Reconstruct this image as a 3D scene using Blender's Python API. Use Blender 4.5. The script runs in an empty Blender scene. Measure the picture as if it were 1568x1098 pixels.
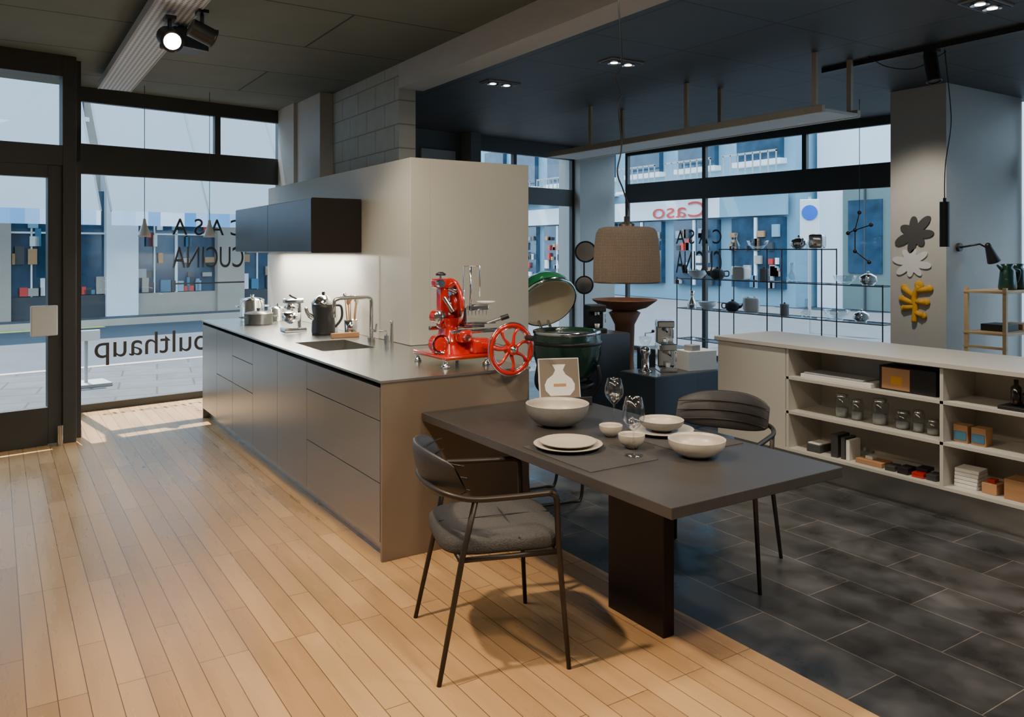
import bpy, bmesh, math, random
from mathutils import Vector, Matrix
random.seed(7)
D=bpy.data; C=bpy.context
pi=math.pi
def T(x,y,z=0): return Matrix.Translation((x,y,z))
def R(a,ax='Z'): return Matrix.Rotation(math.radians(a),4,ax)

# ------------------------------------------------------------ mesh builder
class B:
    def __init__(s,name): s.name=name; s.V=[]; s.F=[]; s.FM=[]; s.FS=[]; s.mats=[]; s.M=Matrix.Identity(4)
    def mi(s,m):
        if m not in s.mats: s.mats.append(m)
        return s.mats.index(m)
    def add(s,vs,fs,mat,smooth=False,M=None):
        n=len(s.V); X=s.M@M if M is not None else s.M
        s.V+= [X@Vector(v) for v in vs]
        k=s.mi(mat)
        for f in fs:
            s.F.append([i+n for i in f]); s.FM.append(k); s.FS.append(smooth)
    def box(s,x0,x1,y0,y1,z0,z1,mat,bev=0,M=None,seg=2):
        x0,x1=min(x0,x1),max(x0,x1); y0,y1=min(y0,y1),max(y0,y1); z0,z1=min(z0,z1),max(z0,z1)
        vs=[(x0,y0,z0),(x1,y0,z0),(x1,y1,z0),(x0,y1,z0),(x0,y0,z1),(x1,y0,z1),(x1,y1,z1),(x0,y1,z1)]
        fs=[(3,2,1,0),(4,5,6,7),(0,1,5,4),(1,2,6,5),(2,3,7,6),(3,0,4,7)]
        if bev>0:
            bm=bmesh.new(); bv=[bm.verts.new(v) for v in vs]
            for f in fs: bm.faces.new([bv[i] for i in f])
            bmesh.ops.bevel(bm,geom=bm.edges[:],offset=bev,segments=seg,profile=.5,affect='EDGES')
            bm.verts.index_update()
            vs=[v.co.copy() for v in bm.verts]; fs=[[v.index for v in f.verts] for f in bm.faces]; bm.free()
            s.add(vs,fs,mat,seg>2,M)
        else: s.add(vs,fs,mat,False,M)
    def pane(s,x0,x1,y,z0,z1,mat): s.add([(x0,y,z0),(x1,y,z0),(x1,y,z1),(x0,y,z1)],[(0,1,2,3)],mat)
    def cbox(s,c,d,mat,rz=0,bev=0,seg=2):
        s.box(-d[0]/2,d[0]/2,-d[1]/2,d[1]/2,-d[2]/2,d[2]/2,mat,bev,T(*c)@R(rz),seg)
    def lathe(s,prof,mat,c=(0,0,0),seg=32,M=None,smooth=True):
        vs=[];rows=[]
        for r,z in prof:
            if r<1e-6: rows.append([len(vs)]); vs.append((0,0,z))
            else:
                rows.append(list(range(len(vs),len(vs)+seg)))
                vs+=[(r*math.cos(2*pi*i/seg),r*math.sin(2*pi*i/seg),z) for i in range(seg)]
        fs=[]
        for a,b in zip(rows,rows[1:]):
            for i in range(seg):
                j=(i+1)%seg
                if len(a)==1 and len(b)==1: continue
                if len(a)==1: fs.append((a[0],b[j],b[i]))
                elif len(b)==1: fs.append((a[i],a[j],b[0]))
                else: fs.append((a[i],a[j],b[j],b[i]))
        X=T(*c)
        if M is not None: X=X@M
        s.add(vs,fs,mat,smooth,X)
    def cyl(s,p0,p1,r,mat,r1=None,seg=20,cap=True):
        p0=Vector(p0);p1=Vector(p1); d=p1-p0; L=d.length
        q=d.to_track_quat('Z','Y').to_matrix().to_4x4()
        if r1 is None: r1=r
        M=T(*p0)@q
        s.lathe([(r,0),(r1,L)],mat,M=M,seg=seg)
        if cap:
            s.lathe([(0,0),(r,0)],mat,M=M,seg=seg,smooth=False); s.lathe([(r1,L),(0,L)],mat,M=M,seg=seg,smooth=False)
    def sph(s,c,r,mat,sc=(1,1,1),seg=20,M=None):
        n=12; X=T(*c)
        if M is not None: X=X@M
        s.lathe([(r*math.sin(pi*i/n)*sc[0] if 0<i<n else 0,-r*math.cos(pi*i/n)*sc[2]) for i in range(n+1)],mat,M=X,seg=seg)
    def tube(s,pts,r,mat,seg=10,closed=False):
        P=[Vector(p) for p in pts]
        if not closed:
            Q=[P[0]]
            for p in P[1:]:
                if (p-Q[-1]).length>1e-6: Q.append(p)
            if len(Q)!=len(P) and isinstance(r,(list,tuple)): r=list(r)[:len(Q)]
            P=Q
        n=len(P); rr=list(r) if isinstance(r,(list,tuple)) else [r]*n
        while len(rr)<n: rr.append(rr[-1])
        tan=[]
        for i in range(n):
            a=P[(i-1)%n] if (closed or i>0) else P[i]; b=P[(i+1)%n] if (closed or i<n-1) else P[i]
            tan.append((b-a).normalized())
        up=Vector((0,0,1)) if abs(tan[0].z)<.9 else Vector((1,0,0))
        nrm=(up-tan[0]*up.dot(tan[0])).normalized()
        vs=[]
        for i in range(n):
            nrm=(nrm-tan[i]*nrm.dot(tan[i])).normalized(); bi=tan[i].cross(nrm)
            for k in range(seg):
                a=2*pi*k/seg; vs.append(P[i]+(nrm*math.cos(a)+bi*math.sin(a))*rr[i])
        fs=[]
        for i in range(n if closed else n-1):
            j=(i+1)%n
            for k in range(seg):
                l=(k+1)%seg; fs.append((i*seg+k,i*seg+l,j*seg+l,j*seg+k))
        if not closed:
            fs.append(list(range(seg))[::-1]); fs.append([(n-1)*seg+k for k in range(seg)])
        s.add(vs,fs,mat,True)
    def prism(s,poly,z0,z1,mat,M=None,smooth=False):
        n=len(poly); vs=[(x,y,z0) for x,y in poly]+[(x,y,z1) for x,y in poly]
        fs=[list(range(n))[::-1],list(range(n,2*n))]+[(i,(i+1)%n,n+(i+1)%n,n+i) for i in range(n)]
        s.add(vs,fs,mat,smooth,M)
    def grid(s,fn,nu,nv,mat,smooth=True,closed_u=False):
        vs=[fn(i/(nu-1) if not closed_u else i/nu,j/(nv-1)) for i in range(nu) for j in range(nv)]
        fs=[]
        for i in range(nu if closed_u else nu-1):
            k=(i+1)%nu
            for j in range(nv-1): fs.append((i*nv+j,k*nv+j,k*nv+j+1,i*nv+j+1))
        s.add(vs,fs,mat,smooth)
    def done(s,recalc=True):
        me=D.meshes.new(s.name); me.from_pydata(s.V,[],s.F)
        for m in s.mats: me.materials.append(m)
        for p,k,sm in zip(me.polygons,s.FM,s.FS): p.material_index=k; p.use_smooth=sm
        me.validate()
        if recalc:
            bm=bmesh.new(); bm.from_mesh(me); bmesh.ops.recalc_face_normals(bm,faces=bm.faces); bm.to_mesh(me); bm.free()
        ob=D.objects.new(s.name,me); C.scene.collection.objects.link(ob); return ob
def cat(pts,n=6,closed=False):
    P=[Vector(p) for p in pts]; out=[]; N=len(P)
    for i in range(N if closed else N-1):
        if closed: a,b,c,d=P[i-1],P[i],P[(i+1)%N],P[(i+2)%N]
        else: a,b,c,d=P[max(i-1,0)],P[i],P[i+1],P[min(i+2,N-1)]
        for k in range(n):
            t=k/n; out.append(.5*((2*b)+(c-a)*t+(2*a-5*b+4*c-d)*t*t+(-a+3*b-3*c+d)*t**3))
    if not closed: out.append(P[-1])
    return out

# ------------------------------------------------------------ materials
def base(name):
    m=D.materials.new(name); m.use_nodes=True; nt=m.node_tree
    return m,nt,nt.nodes['Principled BSDF'],nt.nodes['Material Output']
def pm(name,col,rough=.5,metal=0,var=.1,scale=6,bump=0,coat=0,stretch=(1,1,1),emis=None,es=1,spec=.5):
    m,nt,b,o=base(name); N=nt.nodes; L=nt.links
    b.inputs['Roughness'].default_value=rough; b.inputs['Metallic'].default_value=metal
    b.inputs['Coat Weight'].default_value=coat; b.inputs['Specular IOR Level'].default_value=spec
    tc=N.new('ShaderNodeTexCoord'); mp=N.new('ShaderNodeMapping'); mp.inputs['Scale'].default_value=stretch
    nz=N.new('ShaderNodeTexNoise'); nz.inputs['Scale'].default_value=scale; nz.inputs['Detail'].default_value=4
    L.new(tc.outputs['Object'],mp.inputs[0]); L.new(mp.outputs[0],nz.inputs['Vector'])
    mx=N.new('ShaderNodeMix'); mx.data_type='RGBA'
    mx.inputs['A'].default_value=(*[c*(1-var) for c in col],1); mx.inputs['B'].default_value=(*[min(1,c*(1+var)) for c in col],1)
    L.new(nz.outputs['Fac'],mx.inputs['Factor']); L.new(mx.outputs['Result'],b.inputs['Base Color'])
    if bump:
        bp=N.new('ShaderNodeBump'); bp.inputs['Strength'].default_value=bump; bp.inputs['Distance'].default_value=.01
        L.new(nz.outputs['Fac'],bp.inputs['Height']); L.new(bp.outputs[0],b.inputs['Normal'])
    if emis: b.inputs['Emission Color'].default_value=(*emis,1); b.inputs['Emission Strength'].default_value=es
    return m
def brickmat(name,c1,c2,cm,bw,rh,ms,rough,rot=0,grain=None,offset=.5,bump=.2,plane='XY',gvar=.2,roughvar=0,freq=2,knots=False,loc=(0,0,0),spec=.5):
    m,nt,b,o=base(name); N=nt.nodes; L=nt.links
    b.inputs['Specular IOR Level'].default_value=spec
    tc=N.new('ShaderNodeTexCoord'); mp=N.new('ShaderNodeMapping')
    src=tc.outputs['Object']
    if plane!='XY':
        sp=N.new('ShaderNodeSeparateXYZ'); cb=N.new('ShaderNodeCombineXYZ'); L.new(src,sp.inputs[0])
        L.new(sp.outputs[plane[0]],cb.inputs[0]); L.new(sp.outputs[plane[1]],cb.inputs[1]); src=cb.outputs[0]
    mp.inputs['Rotation'].default_value=(0,0,math.radians(rot)); mp.inputs['Location'].default_value=loc; L.new(src,mp.inputs[0])
    br=N.new('ShaderNodeTexBrick'); br.inputs['Scale'].default_value=1; br.inputs['Brick Width'].default_value=bw
    br.inputs['Row Height'].default_value=rh; br.inputs['Mortar Size'].default_value=ms; br.offset=offset; br.offset_frequency=freq
    br.inputs['Color1'].default_value=(*c1,1); br.inputs['Color2'].default_value=(*c2,1); br.inputs['Mortar'].default_value=(*cm,1)
    br.inputs['Mortar Smooth'].default_value=.1; br.inputs['Bias'].default_value=0
    L.new(mp.outputs[0],br.inputs['Vector'])
    nz=N.new('ShaderNodeTexNoise'); nz.inputs['Scale'].default_value=1; nz.inputs['Detail'].default_value=6
    m2=N.new('ShaderNodeMapping'); m2.inputs['Scale'].default_value=grain or (3,3,3); L.new(mp.outputs[0],m2.inputs[0]); L.new(m2.outputs[0],nz.inputs['Vector'])
    mr=N.new('ShaderNodeMapRange'); mr.inputs['From Min'].default_value=.3; mr.inputs['From Max'].default_value=.7
    mr.inputs['To Min'].default_value=1-gvar; mr.inputs['To Max'].default_value=1+gvar; L.new(nz.outputs['Fac'],mr.inputs['Value'])
    vm=N.new('ShaderNodeVectorMath'); vm.operation='SCALE'; L.new(br.outputs['Color'],vm.inputs[0]); L.new(mr.outputs[0],vm.inputs['Scale'])
    out=vm.outputs[0]
    if knots:
        vo=N.new('ShaderNodeTexVoronoi'); vo.inputs['Scale'].default_value=1.5; L.new(tc.outputs['Object'],vo.inputs['Vector'])
        kr=N.new('ShaderNodeMapRange'); kr.inputs['From Min'].default_value=.012; kr.inputs['From Max'].default_value=.03; kr.inputs['To Min'].default_value=.25
        L.new(vo.outputs['Distance'],kr.inputs['Value']); v2=N.new('ShaderNodeVectorMath'); v2.operation='SCALE'; L.new(out,v2.inputs[0]); L.new(kr.outputs[0],v2.inputs['Scale']); out=v2.outputs[0]
    L.new(out,b.inputs['Base Color']); b.inputs['Roughness'].default_value=rough
    if roughvar:
        r2=N.new('ShaderNodeMapRange'); r2.inputs['From Min'].default_value=.3; r2.inputs['From Max'].default_value=.7; r2.inputs['To Min'].default_value=rough-roughvar; r2.inputs['To Max'].default_value=rough+roughvar
        L.new(nz.outputs['Fac'],r2.inputs['Value']); L.new(r2.outputs[0],b.inputs['Roughness'])
    bp=N.new('ShaderNodeBump'); bp.inputs['Strength'].default_value=bump; bp.inputs['Distance'].default_value=.004; bp.invert=True
    ad=N.new('ShaderNodeMath'); ad.operation='MULTIPLY_ADD'; ad.inputs[1].default_value=.25; L.new(nz.outputs['Fac'],ad.inputs[0]); L.new(br.outputs['Fac'],ad.inputs[2])
    L.new(ad.outputs[0],bp.inputs['Height']); L.new(bp.outputs[0],b.inputs['Normal'])
    return m
def glassmat(name,tint=(.97,.99,1),refl=.03,edge=.3,rough=0.0):
    m,nt,b,o=base(name); N=nt.nodes; L=nt.links; N.remove(b)
    t=N.new('ShaderNodeBsdfTransparent'); t.inputs[0].default_value=(*tint,1)
    g=N.new('ShaderNodeBsdfGlossy'); g.inputs['Roughness'].default_value=rough
    lw=N.new('ShaderNodeLayerWeight'); lw.inputs[0].default_value=.5
    pw=N.new('ShaderNodeMath'); pw.operation='POWER'; pw.inputs[1].default_value=4; L.new(lw.outputs['Facing'],pw.inputs[0])
    ma=N.new('ShaderNodeMath'); ma.operation='MULTIPLY_ADD'; ma.inputs[1].default_value=edge; ma.inputs[2].default_value=refl
    L.new(pw.outputs[0],ma.inputs[0])
    mx=N.new('ShaderNodeMixShader'); L.new(ma.outputs[0],mx.inputs[0]); L.new(t.outputs[0],mx.inputs[1]); L.new(g.outputs[0],mx.inputs[2]); L.new(mx.outputs[0],o.inputs[0])
    return m
def transmat(name,col,tcol,fac=.5):
    m,nt,b,o=base(name); N=nt.nodes; L=nt.links
    b.inputs['Base Color'].default_value=(*col,1); b.inputs['Roughness'].default_value=.9
    t=N.new('ShaderNodeBsdfTranslucent'); t.inputs[0].default_value=(*tcol,1)
    mx=N.new('ShaderNodeMixShader'); mx.inputs[0].default_value=fac
    L.new(b.outputs[0],mx.inputs[1]); L.new(t.outputs[0],mx.inputs[2]); L.new(mx.outputs[0],o.inputs[0]); return m
def weave(name,c1,c2,scale,fac=.4):
    m=transmat(name,c1,c2,fac); nt=m.node_tree; N=nt.nodes; L=nt.links; b=N['Principled BSDF']
    tc=N.new('ShaderNodeTexCoord'); ch=N.new('ShaderNodeTexBrick'); ch.inputs['Scale'].default_value=scale
    ch.inputs['Brick Width'].default_value=.5; ch.inputs['Row Height'].default_value=.5; ch.inputs['Mortar Size'].default_value=.08; ch.offset=0
    ch.inputs['Color1'].default_value=(*c1,1); ch.inputs['Color2'].default_value=(*[c*.8 for c in c1],1); ch.inputs['Mortar'].default_value=(*[c*.2 for c in c1],1)
    sp=N.new('ShaderNodeSeparateXYZ'); at=N.new('ShaderNodeMath'); at.operation='ARCTAN2'; cb=N.new('ShaderNodeCombineXYZ')
    L.new(tc.outputs['Object'],sp.inputs[0]); L.new(sp.outputs[1],at.inputs[0]); L.new(sp.outputs[0],at.inputs[1])
    k=N.new('ShaderNodeMath'); k.operation='MULTIPLY'; k.inputs[1].default_value=.15; L.new(at.outputs[0],k.inputs[0])
    L.new(k.outputs[0],cb.inputs[0]); L.new(sp.outputs[2],cb.inputs[1]); L.new(cb.outputs[0],ch.inputs['Vector'])
    L.new(ch.outputs['Color'],b.inputs['Base Color']); return m
def dots(name,c1,c2,scale,th=.3,rough=.4):
    m,nt,b,o=base(name); N=nt.nodes; L=nt.links
    tc=N.new('ShaderNodeTexCoord'); v=N.new('ShaderNodeTexVoronoi'); v.voronoi_dimensions='2D'; v.inputs['Scale'].default_value=scale; v.inputs['Randomness'].default_value=0
    L.new(tc.outputs['Object'],v.inputs['Vector'])
    g=N.new('ShaderNodeMath'); g.operation='LESS_THAN'; g.inputs[1].default_value=th; L.new(v.outputs['Distance'],g.inputs[0])
    mx=N.new('ShaderNodeMix'); mx.data_type='RGBA'; mx.inputs['A'].default_value=(*c1,1); mx.inputs['B'].default_value=(*c2,1)
    L.new(g.outputs[0],mx.inputs['Factor']); L.new(mx.outputs['Result'],b.inputs['Base Color']); b.inputs['Roughness'].default_value=rough; return m

m_wood=brickmat('maple_planks',(.58,.36,.17),(.43,.255,.115),(.12,.065,.03),1.05,.092,.0016,.28,rot=90,grain=(1.2,9,1),offset=.37,bump=.10,gvar=.12,roughvar=.06,freq=3,knots=True)
m_slate=brickmat('slate_tiles',(.060,.062,.066),(.034,.036,.040),(.19,.17,.14),.60,.30,.0022,.38,rot=90,grain=(5,5,5),offset=.5,bump=1.0,gvar=.6,roughvar=.16,loc=(.18,-.06,0),spec=.75)
m_ceilL=brickmat('ceiling_panels',(.115,.13,.105),(.105,.118,.096),(.012,.012,.012),2.0,1.0,.008,.75,rot=0,offset=.5,bump=.3,gvar=.08)
m_ceilR=brickmat('dark_ceiling_panels',(.052,.056,.058),(.045,.049,.051),(.008,.008,.009),.9,.9,.008,.55,rot=0,offset=0,bump=.3,gvar=.08)
m_block=brickmat('concrete_block',(.38,.39,.35),(.36,.37,.33),(.22,.22,.20),.40,.2,.006,.85,plane='YZ',bump=.5,gvar=.06,grain=(8,8,8))
m_white=pm('white_plaster',(.55,.54,.50),.8,var=.04,bump=.05,scale=20)
m_col=pm('grey_plaster',(.42,.42,.40),.8,var=.05,bump=.05,scale=15)
m_dark=pm('dark_wall_paint',(.10,.11,.12),.8,var=.1)
m_frame=pm('dark_window_frame',(.04,.042,.04),.45,var=.1)
m_cream=pm('cream_lacquer',(.48,.45,.37),.42,var=.03,scale=3)
m_cream2=pm('light_lacquer',(.56,.535,.47),.4,var=.03,scale=3)
m_steel=pm('brushed_steel',(.50,.49,.46),.25,.95,var=.06,scale=60,stretch=(1,.02,1))
m_front=pm('greige_metal_front',(.27,.26,.235),.30,.75,var=.05,scale=40,stretch=(1,.05,4))
m_end=pm('taupe_end_panel',(.21,.17,.13),.42,.35,var=.04,scale=5)
m_black=pm('matte_black',(.012,.012,.013),.45,var=.2)
m_char=pm('charcoal_lacquer',(.05,.05,.048),.28,var=.1)
m_charw=pm('charcoal_wood_end',(.012,.008,.006),.55,var=.3,scale=8,stretch=(1,1,8),spec=.2)
m_table=pm('dark_oak_top',(.034,.032,.031),.42,var=.35,scale=10,stretch=(14,1,1),bump=.05,spec=1.0)
m_tleg=pm('dark_oak_leg',(.015,.009,.007),.45,var=.4,scale=10,stretch=(8,8,1),spec=.3)
m_metal=pm('bronze_metal',(.030,.025,.021),.42,.4,var=.1)
m_fabric=pm('grey_wool_fabric',(.055,.055,.057),.95,var=.6,scale=160,bump=.5)
m_leather=pm('dark_leather',(.028,.029,.033),.5,var=.2,scale=40,bump=.1)
m_red=pm('red_enamel',(.48,.010,.003),.16,var=.05,coat=1)
m_chrome=pm('chrome',(.72,.72,.72),.12,1,var=.02)
m_gold=pm('gold_line',(.6,.4,.12),.3,.8)
m_ceram=pm('speckled_ceramic',(.42,.39,.34),.35,var=.12,scale=60)
m_ceramg=pm('grey_ceramic',(.17,.17,.165),.4,var=.15,scale=60)
m_mat=pm('woven_placemat',(.035,.035,.038),.9,var=.4,scale=120,bump=.4)
m_green=pm('green_ceramic',(.012,.11,.04),.2,var=.2,scale=30,coat=.8,bump=.1)
m_gdark=pm('dark_green_ceramic',(.008,.042,.026),.22,var=.3,scale=40,coat=.6,bump=.3)
m_felt=pm('cream_ceramic_inner',(.60,.52,.38),.7,var=.1)
m_rust=pm('rusted_steel',(.17,.075,.04),.6,.3,var=.4,scale=12)
m_brown=pm('warm_wood',(.38,.20,.09),.5,var=.25,scale=8,stretch=(1,1,6))
m_lwood=pm('light_wood',(.60,.42,.22),.5,var=.15,scale=8,stretch=(6,1,6))
m_plinth=pm('navy_plinth',(.022,.032,.045),.35,var=.15)
m_paper=pm('white_card',(.75,.74,.7),.6,var=.03)
m_kraft=pm('kraft_card',(.45,.24,.11),.7,var=.15)
m_blue=pm('blue_card',(.05,.16,.25),.6,var=.1)
m_yel=pm('mustard_felt',(.65,.34,.02),.8,var=.1)
m_lgrey=pm('light_grey_felt',(.33,.34,.34),.8,var=.1)
m_dgrey=pm('dark_grey_felt',(.05,.052,.055),.8,var=.1)
m_panel=pm('white_panel',(.66,.68,.69),.5,var=.03)
m_post=pm('beige_metal_post',(.50,.43,.33),.45,.3,var=.05)
m_letter=pm('black_vinyl_lettering',(.01,.01,.012),.5,var=.1)
m_glass=glassmat('window_glass')
m_wine=glassmat('clear_glass',(.93,.95,.96),.08,.7)
m_perf=dots('perforated_metal',(.50,.50,.48),(.03,.03,.03),32,.30)
m_shade=weave('woven_lampshade',(.19,.175,.15),(.20,.125,.07),75,.28)
m_glow=pm('lamp_lens',(1,1,1),.3,emis=(1,.93,.82),es=25)
m_bulb=pm('opal_bulb',(1,1,1),.3,emis=(1,.85,.65),es=3)
m_bottle=pm('dark_bottle',(.02,.015,.01),.1,coat=1)
m_teal=pm('teal_jug',(.01,.05,.04),.3,coat=.4)
m_mirror=pm('polished_steel',(.8,.8,.8),.05,1,var=0.01)

# ------------------------------------------------------------ room shell
H=3.1
FR=9.0
MF=T(.64,8.62)@R(FR)          # front facade, local x along wall, +y = outside
MD=T(.55,7.36)@R(FR)          # door wall
ang2=math.degrees(math.atan2(-4.19,.44))
MW=T(8.27,9.53)@R(ang2)       # street side wall; local +y points outside
b=B('floor')
b.box(-3.5,2.465,-3.2,7.40,-.1,0,m_wood); b.box(.5,2.465,7.40,8.6,-.1,0,m_wood)
b.box(2.465,9.7,-3.2,8.85,-.1,0,m_slate)
b.prism([(.5,8.6),(2.465,8.6),(2.465,8.93),(.64,8.64)],-.1,0,m_wood)
b.prism([(2.465,8.85),(8.35,8.85),(8.27,9.83),(2.465,8.93)],-.1,0,m_slate)
b.done()
b=B('ceiling')
b.prism([(-3.5,-3.2),(2.836,-3.2),(2.836,9.0),(.2,8.58),(-3.5,7.9)],H,H+.12,m_ceilL)
b.prism([(2.836,-3.2),(9.9,-3.2),(8.4,10.1),(2.836,9.2)],H,H+.12,m_ceilR)
b.done()
b=B('wall_back'); b.box(-3.5,9.9,-3.3,-3.2,0,H,m_white); b.done()
b=B('wall_left'); b.box(-3.6,-3.5,-3.2,6.8,0,H,m_white); b.done()
b=B('wall_front'); b.M=MF; b.box(2.12,4.83,0,.2,0,H,m_dark)
b.box(4.66,4.83,-.22,.0,0,H,m_dark); b.done()
b=B('column_corner'); b.M=MF; b.box(6.83,7.62,-.15,.3,0,H,m_col); b.done()
b=B('column_side'); b.box(7.42,8.85,4.03,4.58,0,H,m_col); b.done()
b=B('partition_wall'); b.box(2.836,2.99,6.11,8.93,2.175,H,m_block); b.box(2.70,2.835,7.65,8.9,2.175,H,m_col)
b.box(2.66,2.70,8.35,8.9,2.175,H,m_col)
b.done()
b=B('ceiling_beam'); b.box(2.836,3.06,-3.2,6.11,2.895,H,m_col); b.done()

def winframe(name,M,x0,x1,zs,mull_up=(),mull_lo=(),t=.06,glass=True,zb=.07):
    b=B(name); b.M=M
    zl,zu,zt=zs
    fw=.05
    b.box(x0,x1,-t/2,t/2,0,zb,m_frame); b.box(x0,x1,-t/2,t/2,zl,zu,m_frame,.004); b.box(x0,x1,-t/2,t/2,zt,H,m_frame)
    for x in (x0+fw/2,x1-fw/2): b.box(x-fw/2,x+fw/2,-t/2,t/2,zb,zt,m_frame)
    for x in mull_up: b.box(x-.03,x+.03,-t/2,t/2,zu,zt,m_frame)
    for x in mull_lo: b.box(x-.03,x+.03,-t/2,t/2,zb,zl,m_frame)
    if glass:
        b.pane(x0+fw,x1-fw,0,zb,zl,m_glass); b.pane(x0+fw,x1-fw,0,zu,zt,m_glass)
    return b.done()
winframe('window_1',MF,0,2.12,(2.27,2.56,2.96),(1.363,))
winframe('window_2',MF,4.83,6.83,(2.20,2.45,2.9),(5.62,),(5.62,))
winframe('window_3',MW,.05,5.0,(2.27,2.56,3.0),(1.55,3.1),(1.55,))
winframe('window_4',MW,5.6,12.6,(2.27,2.56,3.0),(7,8.5,10),(7.6,9.6))
M=T(.57,7.44)@R(86)
winframe('window_5',M,.02,1.13,(2.27,2.56,2.96))
b=B('door_1'); b.M=MD
b.box(-.10,0.0,-.05,.07,0,H,m_frame,.005)
b.box(-4.1,-.10,-.05,.07,2.93,H,m_frame); b.box(-4.1,-.10,-.05,.07,2.22,2.38,m_frame)
b.box(-1.30,-1.20,-.05,.07,0,2.22,m_frame); b.box(-1.24,-1.18,-.05,.07,2.38,2.93,m_frame)
b.box(-.20,-.10,-.03,.05,.01,2.22,m_frame,.004); b.box(-1.20,-1.10,-.03,.05,.01,2.22,m_frame,.004)
b.box(-1.10,-.20,-.03,.05,.005,.30,m_frame); b.box(-1.10,-.20,-.03,.05,2.12,2.22,m_frame)
b.pane(-1.10,-.20,.007,.3,2.12,m_glass); b.pane(-4.1,-1.3,.007,.1,2.22,m_glass); b.box(-4.1,-1.3,-.05,.07,0,.1,m_frame)
b.pane(-4.1,-1.24,.007,2.38,2.93,m_glass); b.pane(-1.18,-.1,.007,2.38,2.93,m_glass)
b.box(-.33,-.14,-.085,-.06,.87,1.11,m_panel,.01); b.cyl((-.16,-.06,.99),(-.16,-.03,.99),.02,m_steel)
b.cyl((-.13,-.10,.0),(-.13,-.10,.16),.022,m_steel)
b.done()

# ------------------------------------------------------------ lettering
def letter(parent,txt,M,width,name,mat=None):
    cu=D.curves.new(name,'FONT'); cu.body=txt; cu.extrude=.002
    ob=D.objects.new(name,cu); C.scene.collection.objects.link(ob); C.view_layer.update()
    me=D.meshes.new_from_object(ob.evaluated_get(C.evaluated_depsgraph_get()))
    D.objects.remove(ob)
    w=max(v.co.x for v in me.vertices)-min(v.co.x for v in me.vertices); h=max(v.co.y for v in me.vertices)
    k=width[0]/w; ky=width[1]/h
    for v in me.vertices: v.co=M@Vector((v.co.x*k,v.co.y*ky,v.co.z))
    me.materials.clear(); me.materials.append(mat or m_letter)
    o=D.objects.new(name,me); C.scene.collection.objects.link(o)
    if parent: o.parent=parent
def frame_on(M,x,z,off=-.012):
    X=M@T(x,off,z); 
    L=Matrix(((-1,0,0,0),(0,0,1,0),(0,1,0,0),(0,0,0,1)))
    return X@L
def emp(name):
    e=D.objects.new(name,None); C.scene.collection.objects.link(e); return e
e=emp('window_lettering')
letter(e,'bulthaup',frame_on(MF,1.27,.50),(1.08,.22),'word_low')
letter(e,'CUCINA',frame_on(MF,1.66,1.36),(.75,.22),'word_mid')
letter(e,'C A S A',frame_on(MF,1.66,1.70),(.75,.17),'word_top')
bb=B('underline'); bb.M=MF; bb.box(.92,1.66,-.014,-.010,1.19,1.205,m_letter); o=bb.done(); o.parent=e
e=emp('window_lettering.001')
letter(e,'CUCINA',frame_on(MW,1.85,1.21),(.80,.32),'word_mid')
letter(e,'C A S A',frame_on(MW,1.85,1.63),(.80,.20),'word_top')

# ------------------------------------------------------------ kitchen island
b=B('kitchen_island')
b.box(1.64,2.45,3.69,7.70,.08,.66,m_char); b.box(1.64,1.74,3.69,7.70,.66,.86,m_char)
b.box(2.14,2.45,3.69,7.70,.66,.86,m_char); b.box(1.74,2.14,3.69,4.9,.66,.86,m_char); b.box(1.74,2.14,5.55,7.7,.66,.86,m_char)
b.box(1.665,2.42,3.72,7.66,0,.09,m_steel)
b.box(1.61,2.49,3.665,3.685,.0,.888,m_end,.002)
b.box(1.61,2.49,7.70,7.72,.0,.888,m_front,.002)
b.box(2.45,2.47,3.69,7.70,.08,.87,m_end)
sx0,sx1,sy0,sy1=1.76,2.12,4.93,5.50
for a in ((1.60,sx0,3.66,7.725),(sx1,2.495,3.66,7.725),(sx0,sx1,3.66,sy0),(sx0,sx1,sy1,7.725)):
    b.box(a[0],a[1],a[2],a[3],.888,.90,m_steel)
b.box(sx0,sx1,sy0,sy1,.70,.71,m_steel)
for a in ((sx0-.004,sx0,sy0,sy1),(sx1,sx1+.004,sy0,sy1),(sx0,sx1,sy0-.004,sy0),(sx0,sx1,sy1,sy1+.004)): b.box(*a,.70,.889,m_steel)
b.cyl((1.94,5.21,.71),(1.94,5.21,.714),.045,m_chrome)
ys=[3.69,4.80,5.41,6.02,6.62,7.16,7.70]
sp=[[.09,.385,.695,.862],[.09,.862],[.09,.862],[.09,.48,.695,.862],[.09,.48,.862],[.09,.862]]
for i in range(6):
    z=sp[i]
    for k in range(len(z)-1):
        b.box(1.61,1.64,ys[i]+.002,ys[i+1]-.002,z[k]+.002,z[k+1]-.002,m_front,.0015)
b.done()
b=B('tall_cabinet')
b.box(2.50,3.31,4.88,8.20,0,2.17,m_cream,.003); b.box(2.35,2.50,4.88,8.20,.902,2.17,m_cream,.003)
b.box(2.343,2.35,5.4,8.2,.902,1.50,m_cream2)
b.done()
b=B('wall_cabinet')
b.box(1.965,2.342,5.735,7.93,1.527,1.93,m_char,.003); b.box(1.96,2.342,5.722,5.735,1.525,1.932,m_charw)
b.box(1.957,1.965,5.74,6.846,1.53,1.925,m_char,.002); b.box(1.957,1.965,6.852,7.925,1.53,1.925,m_char,.002)
b.box(2.0,2.3,5.9,7.7,1.520,1.527,m_cream2)
b.done()
b=B('kitchen_faucet')
b.cyl((2.20,5.19,.90),(2.20,5.19,.94),.026,m_steel); 
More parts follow.
